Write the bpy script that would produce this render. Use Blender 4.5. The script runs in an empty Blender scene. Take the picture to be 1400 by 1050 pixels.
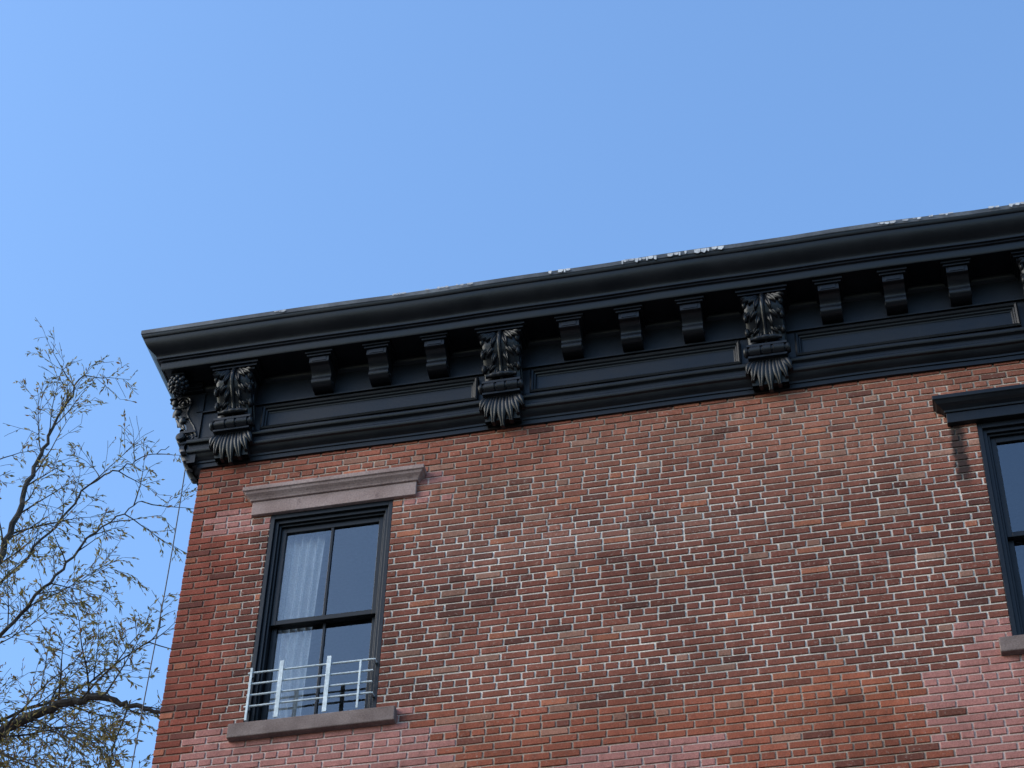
import bpy, math, random
from mathutils import Vector, noise, Matrix
random.seed(7)
R=random.random
U=random.uniform
sc=bpy.context.scene

# ------------------------------------------------------------------ helpers
class MB:
    def __init__(s): s.v=[];s.f=[];s.m=[];s.c=[]
    def quad(s,a,b,c,d,m=0):
        n=len(s.v); s.v+= [a,b,c,d]; s.f.append((n,n+1,n+2,n+3)); s.m.append(m)
    def box(s,x0,x1,y0,y1,z0,z1,m=0):
        n=len(s.v)
        s.v+=[(x0,y0,z0),(x1,y0,z0),(x1,y1,z0),(x0,y1,z0),(x0,y0,z1),(x1,y0,z1),(x1,y1,z1),(x0,y1,z1)]
        for q in((0,3,2,1),(4,5,6,7),(0,1,5,4),(1,2,6,5),(2,3,7,6),(3,0,4,7)):
            s.f.append(tuple(n+i for i in q)); s.m.append(m)
    def grid(s,rows,m=0,closed=False):
        n=len(s.v); w=len(rows[0])
        for r in rows: s.v+=r
        for i in range(len(rows)-1):
            for j in range(w-1):
                a=n+i*w+j; s.f.append((a,a+1,a+w+1,a+w)); s.m.append(m)
            if closed:
                a=n+i*w; s.f.append((a+w-1,a,a+w,a+2*w-1)); s.m.append(m)
    def poly(s,pts,m=0):
        n=len(s.v); s.v+=pts; s.f.append(tuple(range(n,n+len(pts)))); s.m.append(m)
    def tube(s,pts,rads,k=6,m=0,caps=False):
        rows=[]
        up=Vector((0.13,0.31,0.94))
        for i,p in enumerate(pts):
            p=Vector(p)
            t=(Vector(pts[min(i+1,len(pts)-1)])-Vector(pts[max(i-1,0)]))
            if t.length<1e-6: t=Vector((0,0,1))
            t.normalize()
            a=t.cross(up)
            if a.length<1e-3: a=t.cross(Vector((1,0,0)))
            a.normalize(); b=t.cross(a)
            r=rads[i] if isinstance(rads,(list,tuple)) else rads
            rows.append([tuple(p+(a*math.cos(q)+b*math.sin(q))*r) for q in [2*math.pi*j/k for j in range(k)]])
        s.grid(rows,m,True)
        if caps:
            s.poly(rows[0][::-1],m); s.poly(rows[-1],m)
    def ball(s,c,rx,ry,rz,m=0,k=12,l=8):
        rows=[]
        for i in range(l+1):
            a=math.pi*i/l
            rows.append([(c[0]+rx*math.sin(a)*math.cos(2*math.pi*j/k),c[1]+ry*math.sin(a)*math.sin(2*math.pi*j/k),c[2]+rz*math.cos(a)) for j in range(k)])
        s.grid(rows,m,True)
    def obj(s,name,mats,parent=None,smooth=False,bevel=0,recalc=True):
        me=bpy.data.meshes.new(name); me.from_pydata(s.v,[],s.f)
        for mt in mats: me.materials.append(mt)
        me.polygons.foreach_set("material_index",s.m)
        me.update()
        if recalc:
            import bmesh
            bm=bmesh.new(); bm.from_mesh(me)
            if smooth: bmesh.ops.remove_doubles(bm,verts=bm.verts,dist=1e-5)
            bmesh.ops.recalc_face_normals(bm,faces=bm.faces); bm.to_mesh(me); bm.free()
        o=bpy.data.objects.new(name,me); sc.collection.objects.link(o)
        if parent: o.parent=parent
        if smooth:
            for p in me.polygons: p.use_smooth=True
            try: me.set_sharp_from_angle(angle=math.radians(38))
            except Exception: pass
        if bevel:
            b=o.modifiers.new("bevel",'BEVEL'); b.width=bevel; b.segments=2; b.limit_method='ANGLE'
        return o
def empty(name):
    o=bpy.data.objects.new(name,None); sc.collection.objects.link(o); return o

def mat(name,base,rough=0.6,spec=0.4):
    m=bpy.data.materials.new(name); m.use_nodes=True
    nt=m.node_tree; b=nt.nodes["Principled BSDF"]
    b.inputs["Base Color"].default_value=(*base,1); b.inputs["Roughness"].default_value=rough
    b.inputs["Specular IOR Level"].default_value=spec
    return m,nt,b
def N(nt,t,**k):
    n=nt.nodes.new(t)
    for a,b in k.items(): setattr(n,a,b)
    return n
def noise_n(nt,vec,scale,detail=4,rough=0.55):
    n=N(nt,"ShaderNodeTexNoise"); n.inputs["Scale"].default_value=scale; n.inputs["Detail"].default_value=detail; n.inputs["Roughness"].default_value=rough
    nt.links.new(vec,n.inputs["Vector"]); return n
def ramp(nt,fac,stops):
    r=N(nt,"ShaderNodeValToRGB"); e=r.color_ramp.elements
    while len(e)<len(stops): e.new(0.5)
    for i,(p,c) in enumerate(stops):
        e[i].position=p; e[i].color=(c,c,c,1) if not isinstance(c,tuple) else (*c,1)
    nt.links.new(fac,r.inputs[0]); return r
def mixc(nt,a,b,fac,mode='MIX'):
    m=N(nt,"ShaderNodeMix",data_type='RGBA',blend_type=mode)
    for s,v in((m.inputs[0],fac),(m.inputs[6],a),(m.inputs[7],b)):
        if hasattr(v,"links") or hasattr(v,"is_output"): nt.links.new(v,s)
        elif isinstance(v,tuple): s.default_value=(*v,1)
        else: s.default_value=v
    return m.outputs[2]
def mth(nt,op,a,b=0.0):
    m=N(nt,"ShaderNodeMath",operation=op)
    for i,v in enumerate((a,b)):
        if hasattr(v,"is_output"): nt.links.new(v,m.inputs[i])
        else: m.inputs[i].default_value=v
    return m.outputs[0]
def maprange(nt,v,a,b,c=0.0,d=1.0):
    m=N(nt,"ShaderNodeMapRange",interpolation_type='SMOOTHSTEP'); nt.links.new(v,m.inputs[0])
    for i,q in enumerate((a,b,c,d)): m.inputs[i+1].default_value=q
    return m.outputs[0]
def bump(nt,b,h,dist,strength=1.0):
    n=N(nt,"ShaderNodeBump"); n.inputs["Distance"].default_value=dist; n.inputs["Strength"].default_value=strength
    nt.links.new(h,n.inputs["Height"]); nt.links.new(n.outputs[0],b.inputs["Normal"])

def surf_mat(name,c1,c2,scale,rough=0.7,spec=0.3,bd=0.002,fine=60,c3=None):
    m,nt,b=mat(name,c1,rough,spec)
    g=N(nt,"ShaderNodeNewGeometry").outputs["Position"]
    n1=noise_n(nt,g,scale,5); n2=noise_n(nt,g,fine,4)
    f=ramp(nt,n1.outputs[0],[(0.35,0.0),(0.68,1.0)]).outputs[0]
    col=mixc(nt,c1,c2,f)
    f2=ramp(nt,n2.outputs[0],[(0.3,0.78),(0.7,1.18)]).outputs[0]
    col=mixc(nt,col,f2,1.0,'MULTIPLY')
    if c3:
        n3=noise_n(nt,g,scale*3.1,6,.7); col=mixc(nt,col,c3,ramp(nt,n3.outputs[0],[(0.6,0),(0.72,1)]).outputs[0])
    nt.links.new(col,b.inputs["Base Color"])
    bump(nt,b,n2.outputs[0],bd)
    return m
# --- paints and stones
m_black,nt,b=mat("black_paint",(0.008,0.009,0.012),0.45,0.29)
g=N(nt,"ShaderNodeNewGeometry").outputs["Position"]
n1=noise_n(nt,g,2.3,6,.65); n2=noise_n(nt,g,45,3)
mp=N(nt,"ShaderNodeMapping"); mp.inputs["Scale"].default_value=(14,14,1.2); nt.links.new(g,mp.inputs[0])
n3=noise_n(nt,mp.outputs[0],1.0,5,.7)
c=mixc(nt,(0.0030,0.0036,0.0050),(0.0065,0.0072,0.0092),ramp(nt,n1.outputs[0],[(0.35,0),(0.7,1)]).outputs[0])
c=mixc(nt,c,(0.022,0.023,0.026),ramp(nt,n3.outputs[0],[(0.62,0),(0.82,0.45)]).outputs[0])
nt.links.new(c,b.inputs["Base Color"])
nt.links.new(ramp(nt,n1.outputs[0],[(0.3,0.33),(0.7,0.50)]).outputs[0],b.inputs["Roughness"])
bump(nt,b,n2.outputs[0],0.0016,0.6)
m_stone=surf_mat("brownstone",(0.24,0.165,0.145),(0.33,0.24,0.215),3.5,0.85,0.2,0.003,70,(0.16,0.105,0.095))
m_sill=surf_mat("weathered_brownstone",(0.14,0.100,0.089),(0.215,0.16,0.142),5,0.9,0.2,0.003,80)
m_flash=surf_mat("roof_flashing",(0.03,0.032,0.038),(0.12,0.125,0.135),2.2,0.55,0.4,0.001,30)
m_drip=surf_mat("white_roof_coating",(0.55,0.55,0.56),(0.32,0.32,0.34),12,0.7,0.3,0.001,50)
m_roof=surf_mat("roof_membrane",(0.12,0.12,0.12),(0.2,0.2,0.2),1.5)
m_asph=surf_mat("asphalt",(0.045,0.045,0.047),(0.065,0.064,0.062),0.8,0.9,0.2,0.004,60)
m_walk=surf_mat("sidewalk_concrete",(0.32,0.31,0.29),(0.42,0.40,0.38),0.9,0.9,0.2,0.002,50)
m_white=surf_mat("guard_white_paint",(0.45,0.49,0.50),(0.56,0.59,0.60),8,0.4,0.4,0.0005,40,(0.36,0.38,0.38))
m_curt=surf_mat("curtain_fabric",(0.80,0.75,0.74),(0.88,0.83,0.82),3,0.9,0.1,0.0005,90)
nt=m_curt.node_tree; nt.nodes["Principled BSDF"]
m_room=surf_mat("room_plaster",(0.30,0.29,0.29),(0.36,0.35,0.35),2,0.9,0.1,0.0005,30)
m_blind=surf_mat("blind_slats",(0.35,0.36,0.38),(0.42,0.42,0.44),2,0.6,0.3,0.0005,30)
m_cable,_,_=mat("cable_rubber",(0.03,0.03,0.035),0.6)
m_line=surf_mat("road_paint",(0.6,0.6,0.56),(0.72,0.72,0.7),4)
# glass
m_glass=bpy.data.materials.new("window_glass"); m_glass.use_nodes=True; nt=m_glass.node_tree
nt.nodes.clear(); out=N(nt,"ShaderNodeOutputMaterial")
tr=N(nt,"ShaderNodeBsdfTransparent"); tr.inputs[0].default_value=(0.92,0.93,0.93,1)
gl=N(nt,"ShaderNodeBsdfGlossy"); gl.inputs["Roughness"].default_value=0.012; gl.inputs["Color"].default_value=(0.95,0.97,1,1)
mx=N(nt,"ShaderNodeMixShader"); fr=N(nt,"ShaderNodeFresnel"); fr.inputs[0].default_value=1.8
ma=N(nt,"ShaderNodeMath",operation='MULTIPLY_ADD'); ma.inputs[1].default_value=1.2; ma.inputs[2].default_value=0.02
nt.links.new(fr.outputs[0],ma.inputs[0]); nt.links.new(ma.outputs[0],mx.inputs[0])
nt.links.new(tr.outputs[0],mx.inputs[1]); nt.links.new(gl.outputs[0],mx.inputs[2]); nt.links.new(mx.outputs[0],out.inputs[0])
g=N(nt,"ShaderNodeNewGeometry").outputs["Position"]; nn=noise_n(nt,g,1.6,2); bp=N(nt,"ShaderNodeBump"); bp.inputs["Distance"].default_value=0.01; bp.inputs["Strength"].default_value=0.4
nt.links.new(nn.outputs[0],bp.inputs["Height"]); nt.links.new(bp.outputs[0],gl.inputs["Normal"])

# brick: per-brick colour attribute + procedural weathering
def brick_mat(name,mortar=False):
    m,nt,b=mat(name,(0.2,0.1,0.08),0.9,0.15)
    at=N(nt,"ShaderNodeAttribute",attribute_name="Col")
    g=N(nt,"ShaderNodeNewGeometry").outputs["Position"]
    nf=noise_n(nt,g,75,5,.7); nm=noise_n(nt,g,14,6,.7)
    col=mixc(nt,at.outputs["Color"],ramp(nt,nf.outputs[0],[(0.25,0.62),(0.75,1.38)]).outputs[0],1.0,'MULTIPLY')
    if mortar:
        col=mixc(nt,col,(0.15,0.085,0.062),ramp(nt,nm.outputs[0],[(0.56,0),(0.70,0.7)]).outputs[0])
    else:
        col=mixc(nt,col,(0.055,0.026,0.021),ramp(nt,nm.outputs[0],[(0.53,0),(0.74,0.5)]).outputs[0])
        ns=noise_n(nt,g,33,6,.75)
        sm=ramp(nt,ns.outputs[0],[(0.56,0),(0.68,0.8)])
        mu=N(nt,"ShaderNodeMath",operation='MULTIPLY'); nt.links.new(sm.outputs[0],mu.inputs[0]); nt.links.new(at.outputs["Alpha"],mu.inputs[1])
        col=mixc(nt,col,(0.42,0.325,0.265),mu.outputs[0])
    nl=noise_n(nt,g,0.9,5,.6)
    col=mixc(nt,col,ramp(nt,nl.outputs[0],[(0.3,0.78),(0.7,1.14)]).outputs[0],1.0,'MULTIPLY')
    mp=N(nt,"ShaderNodeMapping"); mp.inputs["Scale"].default_value=(7,7,.55); nt.links.new(g,mp.inputs[0])
    n5=noise_n(nt,mp.outputs[0],1.0,4,.6)
    col=mixc(nt,col,ramp(nt,n5.outputs[0],[(0.3,0.82),(0.65,1.05)]).outputs[0],1.0,'MULTIPLY')
    # water stain below the end of the painted lintel
    sx=N(nt,"ShaderNodeSeparateXYZ"); nt.links.new(g,sx.inputs[0])
    nw=noise_n(nt,g,9,4,.6).outputs[0]
    xx=mth(nt,'ADD',sx.outputs[0],mth(nt,'MULTIPLY',mth(nt,'SUBTRACT',nw,.5),.14))
    mk=mth(nt,'MULTIPLY',maprange(nt,xx,6.21,6.25),maprange(nt,xx,6.36,6.31))
    mk=mth(nt,'MULTIPLY',mk,mth(nt,'MULTIPLY',maprange(nt,sx.outputs[2],12.66,12.92),maprange(nt,sx.outputs[2],13.42,13.38)))
    mk=mth(nt,'MULTIPLY',mk,.92)
    col=mixc(nt,col,(0.025,0.019,0.018),mk)
    nt.links.new(col,b.inputs["Base Color"])
    bump(nt,b,nf.outputs[0],0.004,0.9)
    return m
m_brick=brick_mat("brick_face"); m_mortar=brick_mat("mortar",True)
# generic brick for unseen walls
m_bw,nt,b=mat("side_wall_brick",(0.2,0.09,0.07),0.9,0.2)
bt=N(nt,"ShaderNodeTexBrick"); tc=N(nt,"ShaderNodeTexCoord")
sx=N(nt,"ShaderNodeSeparateXYZ"); cx=N(nt,"ShaderNodeCombineXYZ"); nt.links.new(tc.outputs["Object"],sx.inputs[0])
ad=N(nt,"ShaderNodeMath",operation='ADD'); nt.links.new(sx.outputs[0],ad.inputs[0]); nt.links.new(sx.outputs[1],ad.inputs[1])
nt.links.new(ad.outputs[0],cx.inputs[0]); nt.links.new(sx.outputs[2],cx.inputs[1]); nt.links.new(cx.outputs[0],bt.inputs["Vector"])
bt.inputs["Scale"].default_value=1; bt.inputs["Brick Width"].default_value=.215; bt.inputs["Row Height"].default_value=.067; bt.inputs["Mortar Size"].default_value=.006
bt.inputs["Color1"].default_value=(.22,.08,.06,1); bt.inputs["Color2"].default_value=(.15,.06,.05,1); bt.inputs["Mortar"].default_value=(.35,.3,.28,1)
nt.links.new(bt.outputs[0],b.inputs["Base Color"])

# ------------------------------------------------------------------ building
house=empty("brick_rowhouse")
WX=12.0; WTOP=14.02; DEP=11.0
wins=[]
for fl,(zs,) in enumerate(((11.25,),)):
    wins.append((0.69,1.735,zs,13.37,'stone')); wins.append((6.44,7.49,zs,13.37,'black')); wins.append((10.0,11.05,zs,13.37,'black'))
for zs in (7.65,4.05):
    for x in (0.69,3.45,6.44,10.0): wins.append((x,x+1.05,zs,zs+2.12,'black'))
for x in (0.69,6.44,10.0): wins.append((x,x+1.05,0.95,3.0,'black'))
door=(3.45,4.6,0.30,2.95)
opens=[(a,b_,c_,d_) for a,b_,c_,d_,k in wins]+[door]

def fbm(x,z,s,o=3.3):
    return noise.fractal(Vector((x*s+o,z*s-o,o*1.7)),1.0,2.0,4)
def ns(x,z,s,o=0): return noise.noise(Vector((x*s+o,z*s+o*.7,o)))
def lerp(a,b,t): 
    t=max(0,min(1,t)); return tuple(a[i]+(b[i]-a[i])*t for i in range(3))
def pink(x,z,jit):
    x+=jit*0.12
    if 0.18<x<0.66 and 13.22<z<13.50: return True
    if 1.78<x<2.12 and 13.28<z<13.62: return True
    if 0.28<x<2.0 and z<11.27 and z>11.05: return True
    if 0.10<x<2.25 and z<11.08 and z>9.4: return True
    if 3.25<x<4.35 and 9.7<z<10.75: return True
    if 6.15<x<8.0 and 10.8<z<11.45: return True
    if 5.88<x<8.0 and 9.6<z<11.05: return True
    return False
def brickcol(x,z):
    """returns colour, smear, mortar colour"""
    j=U(-1,1)
    if pink(x,z,j):
        k=U(.88,1.1)
        return (0.36*k,0.150*k,0.124*k),0.12,(0.54*k,0.385*k,0.33*k)
    base=lerp((0.215,0.071,0.046),(0.165,0.056,0.039),0.5+fbm(x,z,0.8)*0.9)
    mort=(0.70,0.60,0.51); sme=0.55
    t=(z-12.75+ns(x,z,.9,5)*.5)/0.8
    base=lerp(base,(0.265,0.102,0.066),t); mort=lerp(mort,(0.52,0.41,0.33),t*.8)
    t=(z-13.75)/0.15; base=lerp(base,(0.26,0.085,0.052),t*.6); mort=lerp(mort,(0.40,0.285,0.21),t)
    d=math.exp(-((z-12.15-ns(x,z,.5,9)*.25)/.28)**2)*(0.6+0.4*ns(x,z,.7,2)); base=lerp(base,(0.120,0.038,0.028),d*.75)
    pb=math.exp(-((z-12.72-ns(x,z,.6,3)*.15)/.17)**2)*max(0,min(1,(x-1.9)/.4))*max(0,min(1,(5.4-x)/1.2))*(.75+.5*ns(x,z,1.5,6))
    base=lerp(base,(0.30,0.16,0.12),pb*.4); mort=lerp(mort,(0.80,0.72,0.64),pb)
    t=(11.25-0.2*(x/6)-z+ns(x,z,1.1,4)*.22+0.10)/0.15
    if x>2.1:
        base=lerp(base,(0.26,0.076,0.044),t*.8); mort=lerp(mort,(0.46,0.33,0.25),t*.8)
        o=.7*math.exp(-((x-5.2)/.8)**2-((z-10.95)/.28)**2)+.4*max(0,fbm(x,z,1.3,6.1)-.1)
        base=lerp(base,(0.33,0.098,0.050),max(0,min(1,t))*min(1,o))
        if t>.5: sme=.35
    sme=min(1,sme+pb*.6)
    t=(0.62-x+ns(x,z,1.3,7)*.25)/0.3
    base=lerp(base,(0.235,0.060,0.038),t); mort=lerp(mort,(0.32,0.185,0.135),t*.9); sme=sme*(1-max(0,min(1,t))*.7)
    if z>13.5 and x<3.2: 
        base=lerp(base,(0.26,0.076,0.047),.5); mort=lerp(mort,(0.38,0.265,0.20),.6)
    k=U(.80,1.16); r=R()
    if r<.035: base=lerp(base,(0.37,0.13,0.07),.65)
    elif r<.11: base=lerp(base,(0.080,0.033,0.027),.65)
    elif r<.155: base=lerp(base,(0.30,0.17,0.12),.55)
    base=tuple(c_*k for c_ in base)
    e=fbm(x,z,1.7,8.8)
    if e>0.15: sme=min(1,sme+e*1.2)
    km=0.88+0.28*fbm(x,z,2.2,1.1)+U(-.10,.10)
    mort=tuple(min(.85,max(.05,c_*km)) for c_ in mort)
    return base,sme,mort
CH=0.0672; BL=0.2135; HD=0.1065; J=0.0155
V=[];F=[];C=[];MI=[]
def cut_intervals(x0,x1,z0,z1):
    segs=[(x0,x1)]
    for a,b_,c_,d_ in opens:
        if z1>c_+.002 and z0<d_-.002:
            ns_=[]
            for s,e in segs:
                if e<=a or s>=b_: ns_.append((s,e))
                else:
                    if s<a: ns_.append((s,a))
                    if e>b_: ns_.append((b_,e))
            segs=ns_
    return segs
row=0; z=WTOP-CH
while z>-0.05:
    header=(row%7==3)
    L=HD if header else BL
    x=-(L/2 if row%2 else 0.0)-U(0,.012)*(row%2)
    zc=z+CH/2
    while x<WX:
        xe=x+L*(U(.94,1.06))
        s0=max(0,x); e0=min(WX,xe)
        if e0-s0>0.002:
            for s,e in cut_intervals(s0,e0,z,z+CH):
                if e-s<0.004: continue
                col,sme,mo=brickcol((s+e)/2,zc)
                n=len(V)
                mz=0.007
                V+=[(s,mz,z),(e,mz,z),(e,mz,z+CH),(s,mz,z+CH)]
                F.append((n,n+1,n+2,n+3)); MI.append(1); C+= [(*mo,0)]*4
                fy=-U(0,0.003); t=lambda:U(-.0022,.0022)
                jx=J/2; 
                a0,a1=s+jx,e-jx; b0,b1=z+J/2,z+CH-J/2
                if s<=0.001: a0=-0.002
                for oa,ob,oc,od in opens:
                    if z+CH>oc+.002 and z<od-.002:
                        if abs(e-oa)<.001: a1=e
                        if abs(s-ob)<.001: a0=s
                if a1-a0<.012: a0,a1=s+.001,e-.001
                n=len(V); bv=min(0.003,(a1-a0)*.25)
                if a1-a0<.02: t=lambda:0.0
                outer=[(a0+t(),mz+.001,b0+t()),(a1+t(),mz+.001,b0+t()),(a1+t(),mz+.001,b1+t()),(a0+t(),mz+.001,b1+t())]
                mid=[(p[0],fy+.0025,p[2]) for p in outer]
                sg=((1,1),(-1,1),(-1,-1),(1,-1))
                inn=[(p[0]+q[0]*bv*U(.5,1.6),fy,p[2]+q[1]*bv*U(.5,1.4)) for p,q in zip(outer,sg)]
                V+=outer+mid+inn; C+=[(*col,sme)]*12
                for l in (0,4):
                    for i in range(4):
                        k=(i+1)%4
                        F.append((n+l+i,n+l+k,n+l+4+k,n+l+4+i)); MI.append(0)
                F.append((n+8,n+9,n+10,n+11)); MI.append(0)
        x=xe
    z-=CH; row+=1
me=bpy.data.meshes.new("front_wall_bricks"); me.from_pydata(V,[],F)
me.materials.append(m_brick); me.materials.append(m_mortar); me.polygons.foreach_set("material_index",MI)
ca=me.color_attributes.new("Col",'FLOAT_COLOR','POINT')
ca.data.foreach_set("color",[q for c_ in C for q in c_])
me.update()
o=bpy.data.objects.new("front_wall_bricks",me); sc.collection.objects.link(o); o.parent=house

mb=MB()
mb.quad((0.0,0.008,0),(0.0,DEP,0),(0.0,DEP,15.1),(0.0,0.008,15.1))
mb.quad((WX,0.008,0),(WX,DEP,0),(WX,DEP,15.1),(WX,0.008,15.1))
mb.quad((0,DEP,0),(WX,DEP,0),(WX,DEP,15.1),(0,DEP,15.1))
mb.obj("side_and_rear_walls",[m_bw],house,recalc=False)
mb=MB()
for a,b_,c_,d_ in opens:
    y1=0.16
    mb.quad((a,0.006,c_),(a,y1,c_),(a,y1,d_),(a,0.006,d_)); mb.quad((b_,0.006,c_),(b_,y1,c_),(b_,y1,d_),(b_,0.006,d_))
    mb.quad((a,0.006,d_),(b_,0.006,d_),(b_,y1,d_),(a,y1,d_)); mb.quad((a,0.006,c_),(b_,0.006,c_),(b_,y1,c_),(a,y1,c_))
mb.obj("opening_reveals",[m_bw],house,recalc=False)
mb=MB(); mb.box(0.02,WX-.02,0.02,DEP-.02,15.10,15.20); mb.obj("roof_deck",[m_roof],house)

# ---- windows
fr=MB(); gls=MB(); sil=MB(); lint=MB(); blint=MB(); room=MB(); cur=MB()
def window(a,b_,c_,d_,kind,idx):
    def ring(x0,x1,z0,z1,w,wt,wb,y0,y1,m=fr):
        m.box(x0,x0+w,y0,y1,z0,z1); m.box(x1-w,x1,y0,y1,z0,z1)
        m.box(x0+w,x1-w,y0,y1,z1-wt,z1); m.box(x0+w,x1-w,y0,y1,z0,z0+wb)
    e=.002
    ring(a+e,b_-e,c_+e,d_-e,.036,.05,.02,.004,.16)
    ring(a+.038,b_-.038,c_+.022,d_-.052,.03,.035,.015,.03,.159)
    ring(a+.068,b_-.068,c_+.037,d_-.087,.018,.02,.012,.052,.158)
    x0,x1=a+.087,b_-.087; z0,z1=c_+.05,d_-.108
    zm=(z0+z1)/2+0.0
    ring(x0,x1,zm-.022,z1,.042,.05,.045,.075,.112)
    ring(x0+.001,x1-.001,z0,zm+.018,.044,.04,.075,.115,.152)
    xm=(x0+x1)/2
    fr.box(xm-.011,xm+.011,.078,.110,zm+.02,z1-.05)
    fr.box(xm-.011,xm+.011,.118,.150,z0+.07,zm-.02)
    gls.quad((x0+.04,.094,zm+.02),(x1-.04,.094,zm+.02),(x1-.04,.094,z1-.045),(x0+.04,.094,z1-.045))
    gls.quad((x0+.042,.134,z0+.07),(x1-.042,.134,z0+.07),(x1-.042,.134,zm-.02),(x0+.042,.134,zm-.02))
    rx0,rx1,ry0,ry1,rz0,rz1=a-.5,b_+.9,.165,3.6,c_-.7,d_+.18
    rx0=max(rx0,.05); rx1=min(rx1,WX-.05)
    room.quad((rx0,ry1,rz0),(rx1,ry1,rz0),(rx1,ry1,rz1),(rx0,ry1,rz1)); room.quad((rx0,ry0,rz0),(rx0,ry1,rz0),(rx0,ry1,rz1),(rx0,ry0,rz1))
    room.quad((rx1,ry0,rz0),(rx1,ry1,rz0),(rx1,ry1,rz1),(rx1,ry0,rz1)); room.quad((rx0,ry0,rz1),(rx1,ry0,rz1),(rx1,ry1,rz1),(rx0,ry1,rz1))
    room.quad((rx0,ry0,rz0),(rx1,ry0,rz0),(rx1,ry1,rz0),(rx0,ry1,rz0))
    for s in ((rx0,a+.001,rz0,rz1),(b_-.001,rx1,rz0,rz1),(a,b_,d_,rz1),(a,b_,rz0,c_)):
        room.quad((s[0],ry0,s[2]),(s[1],ry0,s[2]),(s[1],ry0,s[3]),(s[0],ry0,s[3]))
    cw=.37 if idx==0 else .26
    for side in ((0,) if idx==0 else () if idx==1 else (0,1)):
        rows=[]
        n=64
        for zz in [c_+.06+(d_-c_-.1)*q/14 for q in range(15)]:
            r=[]
            t=(zz-c_)/(d_-c_)
            for i in range(n+1):
                u=i/n; w=cw*(0.86+0.14*t)
                xx=(a+.06+w*u) if side==0 else (b_-.06-w*u)
                r.append((xx,.196+.024*math.sin(u*34+0.9*math.sin(t*2.5))+.010*math.sin(u*17+t*2),zz))
            rows.append(r)
        cur.grid(rows)
    sil.box(a-.10,b_+.165 if kind=='stone' else b_+.12,-.062,.12,c_-.13,c_-.001)
    if kind=='stone':
        lint.box(a-.165,b_+.195,-.03,.10,d_-.005,d_+.135)
        prof=[(-.03,d_+.1352),(-.045,d_+.137),(-.05,d_+.15),(-.062,d_+.165),(-.085,d_+.185),(-.092,d_+.205),(-.105,d_+.21),(-.105,d_+.248),(-.10,d_+.255),(.0,d_+.28)]
        xa,xb=a-.165,b_+.195; M=lint
    else:
        blint.box(a-.22,b_+.22,-.05,.10,d_+.0,d_+.10)
        prof=[(-.05,d_+.1002),(-.062,d_+.102),(-.062,d_+.118),(-.085,d_+.14),(-.112,d_+.155),(-.13,d_+.182),(-.14,d_+.185),(-.14,d_+.222),(-.132,d_+.228),(.0,d_+.26)]
        xa,xb=a-.22,b_+.22; M=blint
    p0=prof[0][0]
    rows=[]
    rows.append([(xa-(-(y)+p0),.0+.004,zz) for y,zz in prof])
    rows.append([(xa-(-(y)+p0),y,zz) for y,zz in prof])
    rows.append([(xb+(-(y)+p0),y,zz) for y,zz in prof])
    rows.append([(xb+(-(y)+p0),.0+.004,zz) for y,zz in prof])
    M.grid(rows)
for i,(a,b_,c_,d_,k) in enumerate(wins): window(a,b_,c_,d_,k,i)
fr.obj("window_frames",[m_black],house,bevel=.003)
gls.obj("window_panes",[m_glass],house,recalc=False)
sil.obj("window_sills",[m_sill],house,bevel=.008)
lint.obj("brownstone_lintel",[m_stone],house,bevel=.005)
blint.obj("painted_lintels",[m_black],house,bevel=.004)
room.obj("rooms_interior",[m_room],house,recalc=False)
cur.obj("curtains",[m_curt],house,smooth=True)
mb=MB()
for i in range(9):
    zz=11.42+i*.045
    mb.quad((1.14,.20,zz),(1.60,.20,zz),(1.60,.235,zz+.022),(1.14,.235,zz+.022))
mb.obj("blind_slats",[m_blind],house,recalc=False)
mb=MB(); a,b_,c_,d_=door
mb.box(a+.002,b_-.002,.05,.12,c_,d_-.002)
for i in range(2):
    for j in range(3): mb.box(a+.12+i*.5,a+.52+i*.5,.035,.05,c_+.2+j*.82,c_+.85+j*.82)
mb.box(a-.1,b_+.1,-1.2,.05,0.02,.16); mb.box(a-.1,b_+.1,-.8,.05,.16,.30)
mb.obj("front_door",[m_black],house,bevel=.006)

# window guard
guard=MB()
gy=-.045
for zz in (11.40,11.505,11.61,11.715):
    guard.tube([(.705,gy,zz),(1.20,gy+.001,zz+.004),(1.70,gy,zz)],.0085,8,caps=True)
for x,w,h in ((.725,.009,.46),(.965,.017,.50),(1.345,.017,.49),(1.60,.008,.42)):
    guard.box(x-w,x+w,gy-.018,gy-.0095,11.262,11.262+h+.03)
for x in (.705,1.70):
    for zz in (11.40,11.715): guard.box(x-.012,x+.012,gy-.004,.01,zz-.006,zz+.006)
guard.obj("window_guard",[m_white],house,bevel=.0015)

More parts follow.
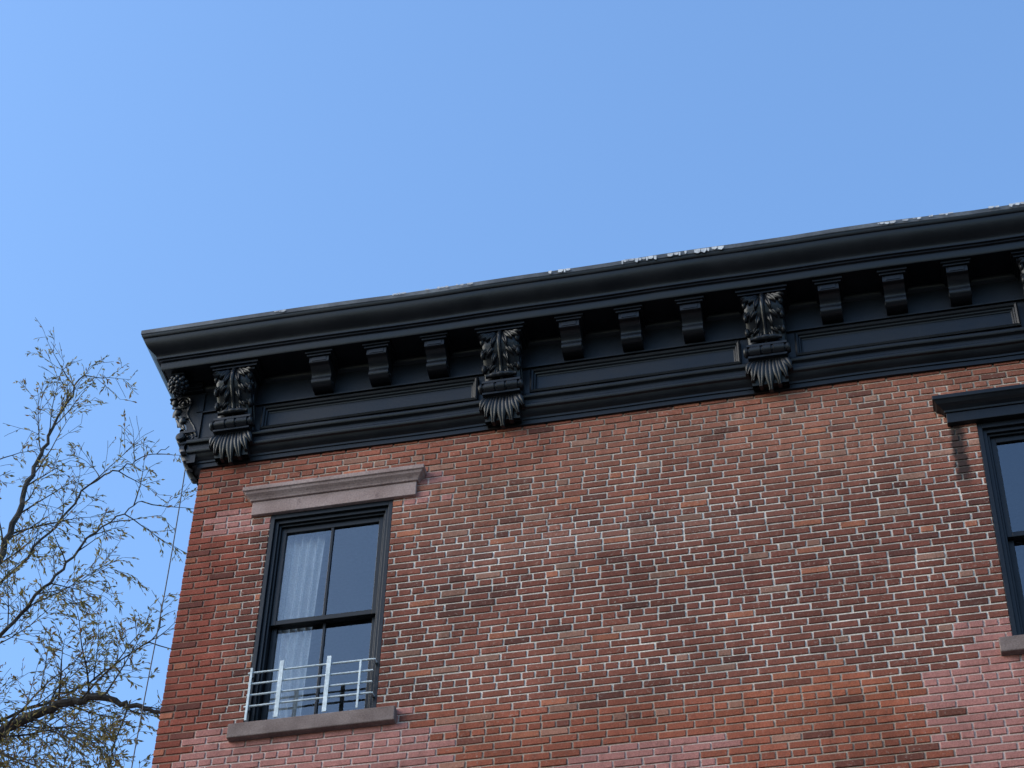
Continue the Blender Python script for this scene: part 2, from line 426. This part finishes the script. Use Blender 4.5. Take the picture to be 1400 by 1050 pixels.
# ------------------------------------------------------------------ cornice
ZS=14.893
def sweep(profile,name,mt,smooth=True,wob=0.004):
    m=MB(); rows=[]
    rows.append([(-p,10.9,z_) for p,z_ in profile]); rows.append([(-p,4,z_) for p,z_ in profile])
    rows.append([(-p,-p,z_) for p,z_ in profile])
    x=0.6
    while x<WX+.01:
        w=wob*noise.noise(Vector((x*.8,3.1,0)))*2
        rows.append([(x,-p-w*.6,z_+w) for p,z_ in profile]); x+=0.38
    rows.append([(WX+.01,-p,z_) for p,z_ in profile])
    m.grid(rows)
    return m.obj(name,[mt],house,smooth=smooth,recalc=True)
crown=[(.06,15.30),(.40,15.262),(.520,15.232),(.525,15.226),(.525,15.185),(.514,15.170),(.505,15.168),(.503,15.150),
 (.497,15.128),(.486,15.105),(.468,15.080),(.446,15.058),(.424,15.042),(.408,15.026),(.402,15.008),
 (.402,14.996),(.386,14.994),(.386,14.978),(.368,14.974),(.366,14.905),(.358,14.893),
 (.345,14.893),(.343,14.903),(.10,14.903),(.10,14.87),(.085,14.85),(.07,14.84),(.066,14.26),
 (.084,14.258),(.092,14.254),(.112,14.250),(.120,14.236),(.120,14.222),(.112,14.208),(.094,14.203),(.088,14.196),(.088,14.150),
 (.104,14.146),(.112,14.134),(.112,14.118),(.104,14.104),(.084,14.098),(.074,14.078),(.058,14.060),(.038,14.050),(.036,14.030),(.026,14.028),(.024,13.985),(-.01,13.983)]
sweep(crown,"cornice_mouldings",m_black,wob=.006)
sweep([(.06,15.325),(.40,15.285),(.529,15.252),(.533,15.248),(.532,15.205),(.527,15.200)],"roof_flashing",m_flash,wob=.010)
mb=MB()
def drip(x,w,l,y=-.545):
    t=15.238+U(-.004,.003)
    mb.poly([(x,y,t),(x+w,y,t+U(-.004,.002)),(x+w*.95,y+.001,t-l*U(.5,.9)),(x+w*.6,y+.001,t-l),(x+w*.05,y+.001,t-l*U(.5,.95))])
def smear(x0,x1,dens,lm):
    x=x0
    while x<x1:
        if R()<dens:
            w=U(.010,.055); drip(x,w,U(.35,1)*lm); x+=w+.003
        else: x+=U(.01,.06)
smear(.62,.80,.5,.025); smear(1.75,1.85,.6,.03); smear(2.0,2.5,.65,.025); smear(3.1,3.3,.6,.045); smear(3.75,4.6,.65,.055); smear(5.9,6.05,.6,.03); smear(6.1,6.5,.7,.025); smear(6.8,7.6,.6,.04); smear(8.5,10,.4,.04)
mb.obj("white_roof_coating_drips",[m_drip],house,recalc=False)

BR=[.30,2.655,4.88,7.14,9.4,11.6]
def smooth_prof(pts,n):
    out=[]
    for i in range(n):
        t=i/(n-1)*(len(pts)-1); k=min(int(t),len(pts)-2); q=t-k
        p0=pts[max(k-1,0)];p1=pts[k];p2=pts[k+1];p3=pts[min(k+2,len(pts)-1)]
        out.append(tuple(.5*((2*p1[a])+(-p0[a]+p2[a])*q+(2*p0[a]-5*p1[a]+4*p2[a]-p3[a])*q*q+(-p0[a]+3*p1[a]-3*p2[a]+p3[a])*q**3) for a in range(len(p1))))
    return out
def frond(L,x0,p0,z0,ang,ln,w,out,curl,tip=.08,ex=.8):
    nu=8; nv=12
    rows=[]
    for i in range(nv+1):
        s=i/nv
        ww=w*max(tip,math.sin(math.pi*min(1,.12+.88*s)**ex)**.75) if i<nv else w*tip
        cx=x0+math.sin(ang)*ln*s; cz=z0-math.cos(ang)*ln*s
        cp=p0+out*math.sin(s*math.pi*.75)+curl*s*s
        r=[]
        for j in range(nu+1):
            u=-1+2*j/nu
            px=cx+math.cos(ang)*u*ww; pz=cz+math.sin(ang)*u*ww
            h=.012*(1-u*u)-.010*math.exp(-(u/.28)**2)
            r.append((px,-(cp+h),pz))
        r=[(r[0][0],-(cp-.04),r[0][2])]+r+[(r[-1][0],-(cp-.04),r[-1][2])]
        rows.append(r)
    rows.append([(cxx,-(cp-.045),czz) for cxx,_,czz in rows[-1]])
    L.grid(rows)
def bracket(m,T):
    L=MB()
    for hw,p,z0,z1 in ((.215,.335,14.868,14.902),(.200,.315,14.845,14.868),(.178,.295,14.822,14.845)):
        L.box(-hw,hw,-p,-.05,z0,z1-.0005)
    side=smooth_prof([(.285,14.82),(.300,14.76),(.300,14.70),(.268,14.62),(.205,14.54),(.165,14.47),(.155,14.41),(.175,14.35),(.185,14.29),(.165,14.23),(.13,14.19),(.125,14.10),(.10,14.0)],40)
    for sgn in (-1,1):
        L.poly([(sgn*.148,-p,z) for p,z in side]+[(sgn*.148,-.03,14.0),(sgn*.148,-.03,14.82)])
    rows=[[(-.148,-p,z),(.148,-p,z)] for p,z in side]; L.grid(rows)
    for sgn in (-1,1):
        for (cp,cz,r0,d) in ((.215,14.72,.075,1),(.125,14.30,.075,-1)):
            pts=[];rad=[]
            for i in range(46):
                a=i/45*math.pi*4.2; r=r0*(1-.8*i/45)
                pts.append((sgn*.150,-(cp+d*r*math.cos(a)),cz+r*math.sin(a))); rad.append(.011*(1-.4*i/45))
            L.tube(pts,rad,6)
            L.ball((sgn*.150,-cp,cz),.018,.018,.018,k=8,l=6)
        pts=smooth_prof([(.145,14.70),(.17,14.60),(.13,14.50),(.085,14.42),(.055,14.33)],14)
        L.tube([(sgn*.150,-p,z) for p,z in pts],.010,6)
    def pf(z):
        pr=[(14.83,.285),(14.79,.305),(14.74,.315),(14.69,.310),(14.63,.285),(14.565,.240),(14.505,.200),(14.45,.176),(14.405,.165),(14.36,.160)]
        for (z1,p1),(z2,p2) in zip(pr[:-1],pr[1:]):
            if z<=z1 and z>=z2: return p1+(p2-p1)*(z1-z)/(z1-z2)
        return pr[0][1] if z>14.83 else pr[-1][1]
    rows=[]
    for i in range(40):
        z=14.83-.46*i/39; p=pf(z); r=[]
        hw=.152
        for j in range(17):
            u=-1+2*j/16
            r.append((u*hw,-(p+.012*(1-u*u)-.03*max(0,abs(u)-.9)*10*.5),z))
        rows.append(r)
    L.grid(rows)
    for tier,(zt,sc_) in enumerate(((14.83,1.0),(14.70,1.0),(14.58,.92))):
        for sgn in (-1,1):
            for k,(xo,ang,ln,w) in enumerate(((.045,.55,.13,.026),(.075,.85,.12,.026),(.10,1.25,.085,.024),(.035,.22,.14,.024))):
                z0=zt-.01-.012*k
                zm_=z0-.06
                frond(L,sgn*xo*sc_,pf(zm_)+.002,z0,sgn*ang,ln*sc_,w,.022,.014-(.10 if tier>0 else .03)*.35)
    pts=[(0,-(pf(z)+.018),z) for z in [14.83-.44*i/20 for i in range(21)]]
    L.tube(pts,[.020-.006*i/20 for i in range(21)],8)
    rows=[]
    for j in range(13):
        u=-1+2*j/12
        rr=.030*(1-.45*u*u)+.004*math.cos(u*12)
        rows.append([(u*.13,-(.205+rr*math.cos(a)),14.425-.012*u*u+rr*.9*math.sin(a)) for a in [2*math.pi*k/12 for k in range(12)]])
    L.grid(rows,0,True)
    for sgn in(-1,1):
        for zz,pp in((14.74,.30),(14.62,.262),(14.51,.20)):
            L.ball((sgn*.150,-pp,zz),.024,.034,.045,k=10,l=7)
    prof=[(-.205,.018),(-.203,.034),(-.190,.044),(-.172,.044),(-.166,.034),(-.155,.034),(-.150,.046),(-.06,.050),(-.052,.040),(-.04,.040),(-.034,.052),(.034,.052),(.04,.040),(.052,.040),(.06,.050),(.150,.046),(.155,.034),(.166,.034),(.172,.044),(.190,.044),(.203,.034),(.205,.018)]
    rows=[[(x*.94,-.185+r*math.cos(a),14.295+r*math.sin(a)) for a in [2*math.pi*k/18 for k in range(18)]] for x,r in prof]
    L.grid(rows,0,True); L.poly(rows[0]); L.poly(rows[-1])
    L.box(-.165,.165,-.205,-.06,14.345,14.368); L.box(-.160,.160,-.195,-.06,14.225,14.245)
    rows=[]
    for i in range(15):
        s=i/14; z=14.235-.22*s; hw=.14*(1-.35*s*s); p=.140+.030*math.sin(s*math.pi*.9)-.06*s**2.4
        r=[(-hw,-.02,z)]+[(hw*u,-(p-.02*u*u),z) for u in (-1,-.6,-.2,.2,.6,1)]+[(hw,-.02,z)]
        rows.append(r)
    L.grid(rows); L.poly(rows[-1])
    for xo,ang,ln,w in ((.120,.40,.155,.034),(-.120,-.40,.155,.034),(.090,.22,.215,.034),(-.090,-.22,.215,.034),(.050,.10,.265,.034),(-.050,-.10,.265,.034),(0,0,.300,.038)):
        frond(L,xo,.145,14.235,ang,ln,w,.034,-.075*(ln/.3)**2,tip=.42,ex=1.1)
    n=len(m.v); m.v+=[T(v) for v in L.v]; m.f+=[tuple(n+i for i in f) for f in L.f]; m.m+=L.m
mb=MB()
for x in BR: bracket(mb,lambda v,x=x:(v[0]+x,v[1],v[2]))
for y0 in (.06,2.3,4.6): bracket(mb,lambda v,y0=y0:(v[1],-v[0]+y0,v[2]))
mb.obj("acanthus_brackets",[m_black],house,smooth=True)
mb=MB(); cxp,cyp=-.225,-.245
mb.ball((cxp,cyp,14.79),.078,.078,.085,k=16,l=10)
for i in range(7):
    th=.25+i*.42
    if th>3.0: break
    n=max(4,int(11*math.sin(th)))
    for j in range(n):
        a=2*math.pi*(j+.5*(i%2))/n
        mb.ball((cxp+.078*math.sin(th)*math.cos(a),cyp+.078*math.sin(th)*math.sin(a),14.79-.085*math.cos(math.pi-th)),.021,.021,.021,k=8,l=6)
mb.box(cxp-.06,cxp+.06,cyp-.06,cyp+.06,14.868,14.9)
mb.obj("cone_pendant",[m_black],house,smooth=True)

def modillion(m,x):
    L=MB()
    for hw,p,z0,z1 in ((.122,.335,14.872,14.902),(.108,.318,14.852,14.872)): L.box(x-hw,x+hw,-p,-.06,z0,z1-.0005)
    side=smooth_prof([(.300,14.852),(.300,14.80),(.298,14.785),(.262,14.778),(.225,14.76),(.200,14.735),(.192,14.71),(.200,14.68),(.195,14.65),(.165,14.63),(.12,14.622),(.06,14.62)],34)
    hw=.086
    for s in (-1,1): L.poly([(x+s*hw,-p,z) for p,z in side]+[(x+s*hw,-.06,14.852)])
    L.grid([[(x-hw,-p,z),(x+hw,-p,z)] for p,z in side])
    L.box(x-.062,x+.062,-.3045,-.29,14.80,14.84)
    for s in(-1,1):
        pts=[(x+s*hw,-(.15+.030*(1-.7*i/20)*math.cos(i*.5)),14.668+.030*(1-.7*i/20)*math.sin(i*.5)) for i in range(20)]
        L.tube(pts,.006,5)
    n=len(m.v); m.v+=L.v; m.f+=[tuple(n+i for i in f) for f in L.f]; m.m+=L.m
mb=MB()
for x in (1.06,1.57,2.08,3.25,3.76,4.28,5.43,5.96,6.48,7.75,8.27,8.80,9.98,10.5,11.02): modillion(mb,x)
mb.obj("modillions",[m_black],house,bevel=.0025)
mb=MB()
def panel(x0,x1,z0,z1):
    prof=[(0,.064),(.0,.108),(.014,.116),(.028,.108),(.034,.092),(.044,.088),(.052,.074),(.062,.070),(.062,.064)]
    rows=[]
    for cx_,cz_,sx_,sz_ in ((x0,z0,1,1),(x1,z0,-1,1),(x1,z1,-1,-1),(x0,z1,1,-1),(x0,z0,1,1)):
        rows.append([(cx_+sx_*d,-p,cz_+sz_*d) for d,p in prof])
    mb.grid(rows)
for a,b_ in zip(BR[:-1],BR[1:]): panel(a+.225,b_-.225,14.268,14.535)
mb.obj("frieze_panels",[m_black],house,recalc=True)
mb=MB()
mb.box(-.09,WX,-.088,-.05,14.580,14.597)
mb.obj("frieze_fillet",[m_black],house,bevel=.002)
mb=MB(); pts=[(-.20+.03*math.sin(i*.7)*.4-.01*i/12,.12,14.25-i*.5) for i in range(20)]
mb.tube(pts,.005,6); mb.obj("utility_cable",[m_cable],house,smooth=True)

# ------------------------------------------------------------------ tree
tree=empty("deciduous_tree")
m_bark=surf_mat("bark",(0.035,0.030,0.028),(0.075,0.066,0.058),6,0.95,0.1,0.004,40)
m_leaf,nt,b=mat("leaf",(0.09,0.09,0.03),0.6,0.25)
at=N(nt,"ShaderNodeAttribute",attribute_name="Col"); nt.links.new(at.outputs["Color"],b.inputs["Base Color"])
tl=N(nt,"ShaderNodeBsdfTranslucent"); nt.links.new(at.outputs["Color"],tl.inputs[0]); mxs=N(nt,"ShaderNodeMixShader"); mxs.inputs[0].default_value=.4
nt.links.new(b.outputs[0],mxs.inputs[1]); nt.links.new(tl.outputs[0],mxs.inputs[2]); nt.links.new(mxs.outputs[0],nt.nodes["Material Output"].inputs[0])
wood=MB(); LV=[];LF=[];LC=[]
def leaf(p,d):
    d=(d+Vector((U(-.6,.6),U(-.6,.6),U(-1.0,.3)))).normalized()
    l=U(.04,.075); w=l*U(.26,.42)
    sd=d.cross(Vector((U(-1,1),U(-1,1),U(-1,1)))); 
    if sd.length<1e-3: return
    sd.normalize(); nrm=d.cross(sd)*l*.12
    n=len(LV); a=p+d*.008
    LV.extend([tuple(a),tuple(a+d*l*.45+sd*w*.5+nrm),tuple(a+d*l),tuple(a+d*l*.45-sd*w*.5+nrm)]); LF.append((n,n+1,n+2,n+3))
    r=R()
    c_=(.26,.205,.065) if r<.42 else (.16,.145,.055) if r<.6 else (.33,.25,.09) if r<.84 else (.24,.135,.06)
    k=U(.65,1.15); LC.extend([(c_[0]*k,c_[1]*k,c_[2]*k,1)]*4)
def grow(p,d,length,r,level,leafy):
    n=max(4,int(length/.11)); st=length/n
    pts=[p.copy()];rad=[r]
    droop=.035 if level>=2 else .012
    kids=[]
    lf=leafy*U(.25,1.5)
    for i in range(n):
        d=(d+Vector((U(-1,1),U(-1,1),U(-1,1)))*.15+Vector((0,0,(.03 if level<2 else 0)-droop*i/n*2))).normalized()
        p=p+d*st; pts.append(p.copy()); rad.append(max(.0028,r*(1-.85*(i+1)/n)))
        if level<3 and i>0:
            for q in range(2 if level==1 else 1):
                if R()<(.78 if level<2 else .66):
                    sd=d.cross(Vector((U(-1,1),U(-1,1),U(-1,1)))).normalized()
                    kids.append((p.copy(),(d*U(.5,1)+sd*U(.5,1)).normalized(),length*U(.35,.6)*(1-.35*i/n),rad[-1]*.6))
        if level>=1:
            for q in range(5 if level>1 else 3):
                if R()<lf*.46: leaf(p-d*st*R(),d)
    wood.tube([tuple(q) for q in pts],rad,5 if level<2 else 3)
    for k in kids: 
        if k[2]>.12: grow(*k,level+1,leafy)
def limb(pts,r0,r1,every,ln,leafy,first=0.0):
    P=[Vector(q) for q in smooth_prof(pts,len(pts)*7)]
    P=[q+Vector((U(-1,1),U(-1,1),U(-1,1)))*.025 for q in P]
    n=len(P); wood.tube([tuple(q) for q in P],[r0+(r1-r0)*i/(n-1) for i in range(n)],8)
    acc=0
    for i in range(1,n):
        seg=(P[i]-P[i-1]); acc+=seg.length
        if i/n<first: acc=0; continue
        while acc>every:
            acc-=every
            d=seg.normalized(); sd=d.cross(Vector((U(-1,1),U(-1,1),U(-1,1)))).normalized()
            tp=1-.45*i/n
            grow(P[i].copy(),(d*U(.3,.9)+sd*.8+Vector((0,0,.25))).normalized(),ln*tp*U(.5,1.15),min(.014,max(.008,(r0+(r1-r0)*i/n)*.35)),1,leafy)
Y=4.2
limb([(-6.4,Y+.3,-.1),(-6.3,Y+.2,3),(-6.35,Y,6.5),(-6.1,Y,9.5),(-5.7,Y,12)],.27,.16,9,1,.5)
limb([(-5.7,Y,12),(-4.8,Y,13.6),(-3.7,Y,14.6),(-3.15,Y,14.92),(-2.65,Y,14.95),(-2.2,Y+.1,14.85),(-1.85,Y+.1,14.7)],.080,.014,.15,1.4,.8,.25)
limb([(-5.7,Y,12),(-4.9,Y-.2,14),(-4.25,Y-.2,15.6),(-4.05,Y-.1,17.2),(-4.0,Y,18.3),(-3.85,Y,19.1),(-3.62,Y,19.9)],.070,.006,.22,1.3,.5,.2)
limb([(-4.15,Y-.1,16.4),(-3.7,Y,17.2),(-3.25,Y,18.0),(-2.85,Y+.1,18.35),(-2.4,Y+.1,18.55)],.018,.004,.26,.9,.35)
limb([(-4.6,Y-.2,14.4),(-3.8,Y-.4,15.4),(-3.2,Y-.5,16.2),(-2.8,Y-.5,16.8),(-2.35,Y-.4,17.3)],.028,.005,.17,1.2,.65,.1)
limb([(-4.7,Y-.2,14.2),(-3.7,Y+.5,15.3),(-3.0,Y+.6,15.7),(-2.3,Y+.6,16.3)],.022,.005,.18,1.0,.65,.1)
limb([(-5.0,Y,13.2),(-4.0,Y+.3,13.9),(-3.2,Y+.4,14.1),(-2.4,Y+.4,13.9),(-1.7,Y+.3,13.4)],.04,.008,.15,1.2,.9,.1)
limb([(-5.7,Y,12),(-5.5,Y+.2,14.5),(-5.1,Y+.1,16.4),(-4.8,Y,17.8),(-4.5,Y,18.6)],.08,.008,.24,1.3,.5,.2)
limb([(-5.7,Y,12),(-6.8,Y,14),(-7.6,Y+.3,16.5),(-8,Y,18.5)],.12,.01,.40,1.5,.5,.2)
limb([(-6.0,Y,10.5),(-7.5,Y-.5,12),(-9,Y-.8,13.4),(-9.8,Y-.8,14.6)],.1,.012,.40,1.4,.5,.2)
limb([(-5.9,Y,11),(-6.3,Y+1.5,13),(-6.0,Y+2.6,15.0),(-5.6,Y+3,16.4)],.1,.012,.40,1.3,.5,.2)
wood.obj("trunk_and_branches",[m_bark],tree,smooth=False,recalc=False)
me=bpy.data.meshes.new("leaves"); me.from_pydata(LV,[],LF); me.materials.append(m_leaf)
ca=me.color_attributes.new("Col",'FLOAT_COLOR','POINT'); ca.data.foreach_set("color",[q for c_ in LC for q in c_]); me.update()
o=bpy.data.objects.new("leaves",me); sc.collection.objects.link(o); o.parent=tree
print("leaves",len(LF),"wood",len(wood.f))

# ------------------------------------------------------------------ ground, street
mb=MB(); mb.quad((-400,-400,-.12),(400,-400,-.12),(400,400,-.12),(-400,400,-.12)); mb.obj("ground",[m_asph],None,recalc=False)
mb=MB(); mb.box(-60,60,-4.0,30,-.118,0.0); mb.obj("sidewalk",[m_walk],None)
mb=MB(); mb.box(-60,60,-4.15,-4.002,-.118,0.006); mb.obj("kerb",[m_walk],None,bevel=.01)
mb=MB()
for i in range(-15,15): mb.quad((i*4,-9.06,-.114),(i*4+2,-9.06,-.114),(i*4+2,-8.94,-.114),(i*4,-8.94,-.114))
mb.obj("road_markings",[m_line],None,recalc=False)

# ------------------------------------------------------------------ light, sky
SE=math.radians(30); SR=math.radians(243)
w=bpy.data.worlds.new("World"); sc.world=w; w.use_nodes=True; nt=w.node_tree
bg=nt.nodes["Background"]; sky=N(nt,"ShaderNodeTexSky",sky_type='NISHITA'); sky.sun_disc=False
sky.sun_elevation=SE; sky.sun_rotation=SR; sky.air_density=1.2; sky.dust_density=1.6; sky.ozone_density=1.9
tint=mixc(nt,sky.outputs[0],(1.62,2.02,2.40),1.0,'MULTIPLY')
nt.links.new(tint,bg.inputs[0]); bg.inputs[1].default_value=0.15
sd=bpy.data.lights.new("sun",'SUN'); sd.energy=2.1; sd.angle=math.radians(50); sd.color=(1,.83,.66)
so=bpy.data.objects.new("sun",sd); sc.collection.objects.link(so)
dirv=Vector((math.cos(SE)*math.sin(SR),math.cos(SE)*math.cos(SR),math.sin(SE)))
so.rotation_euler=dirv.to_track_quat('Z','Y').to_euler(); so.location=(0,-20,30)

# ------------------------------------------------------------------ camera
cd=bpy.data.cameras.new("camera"); cd.sensor_width=36; cd.lens=2994/1400*36; cd.clip_end=2000; cd.clip_start=.1
co=bpy.data.objects.new("camera",cd); sc.collection.objects.link(co); sc.camera=co
r0=Vector((0.97597,0.21656,0.02411)); r1=Vector((-0.13405,0.68398,-0.71708)); r2=Vector((-0.17178,0.69662,0.69657))
M=Matrix(((r0.x,-r1.x,-r2.x,5.8808),(r0.y,-r1.y,-r2.y,-12.8988),(r0.z,-r1.z,-r2.z,1.6),(0,0,0,1)))
co.matrix_world=M
sc.view_settings.view_transform='Standard'; sc.view_settings.look='None'; sc.view_settings.exposure=0
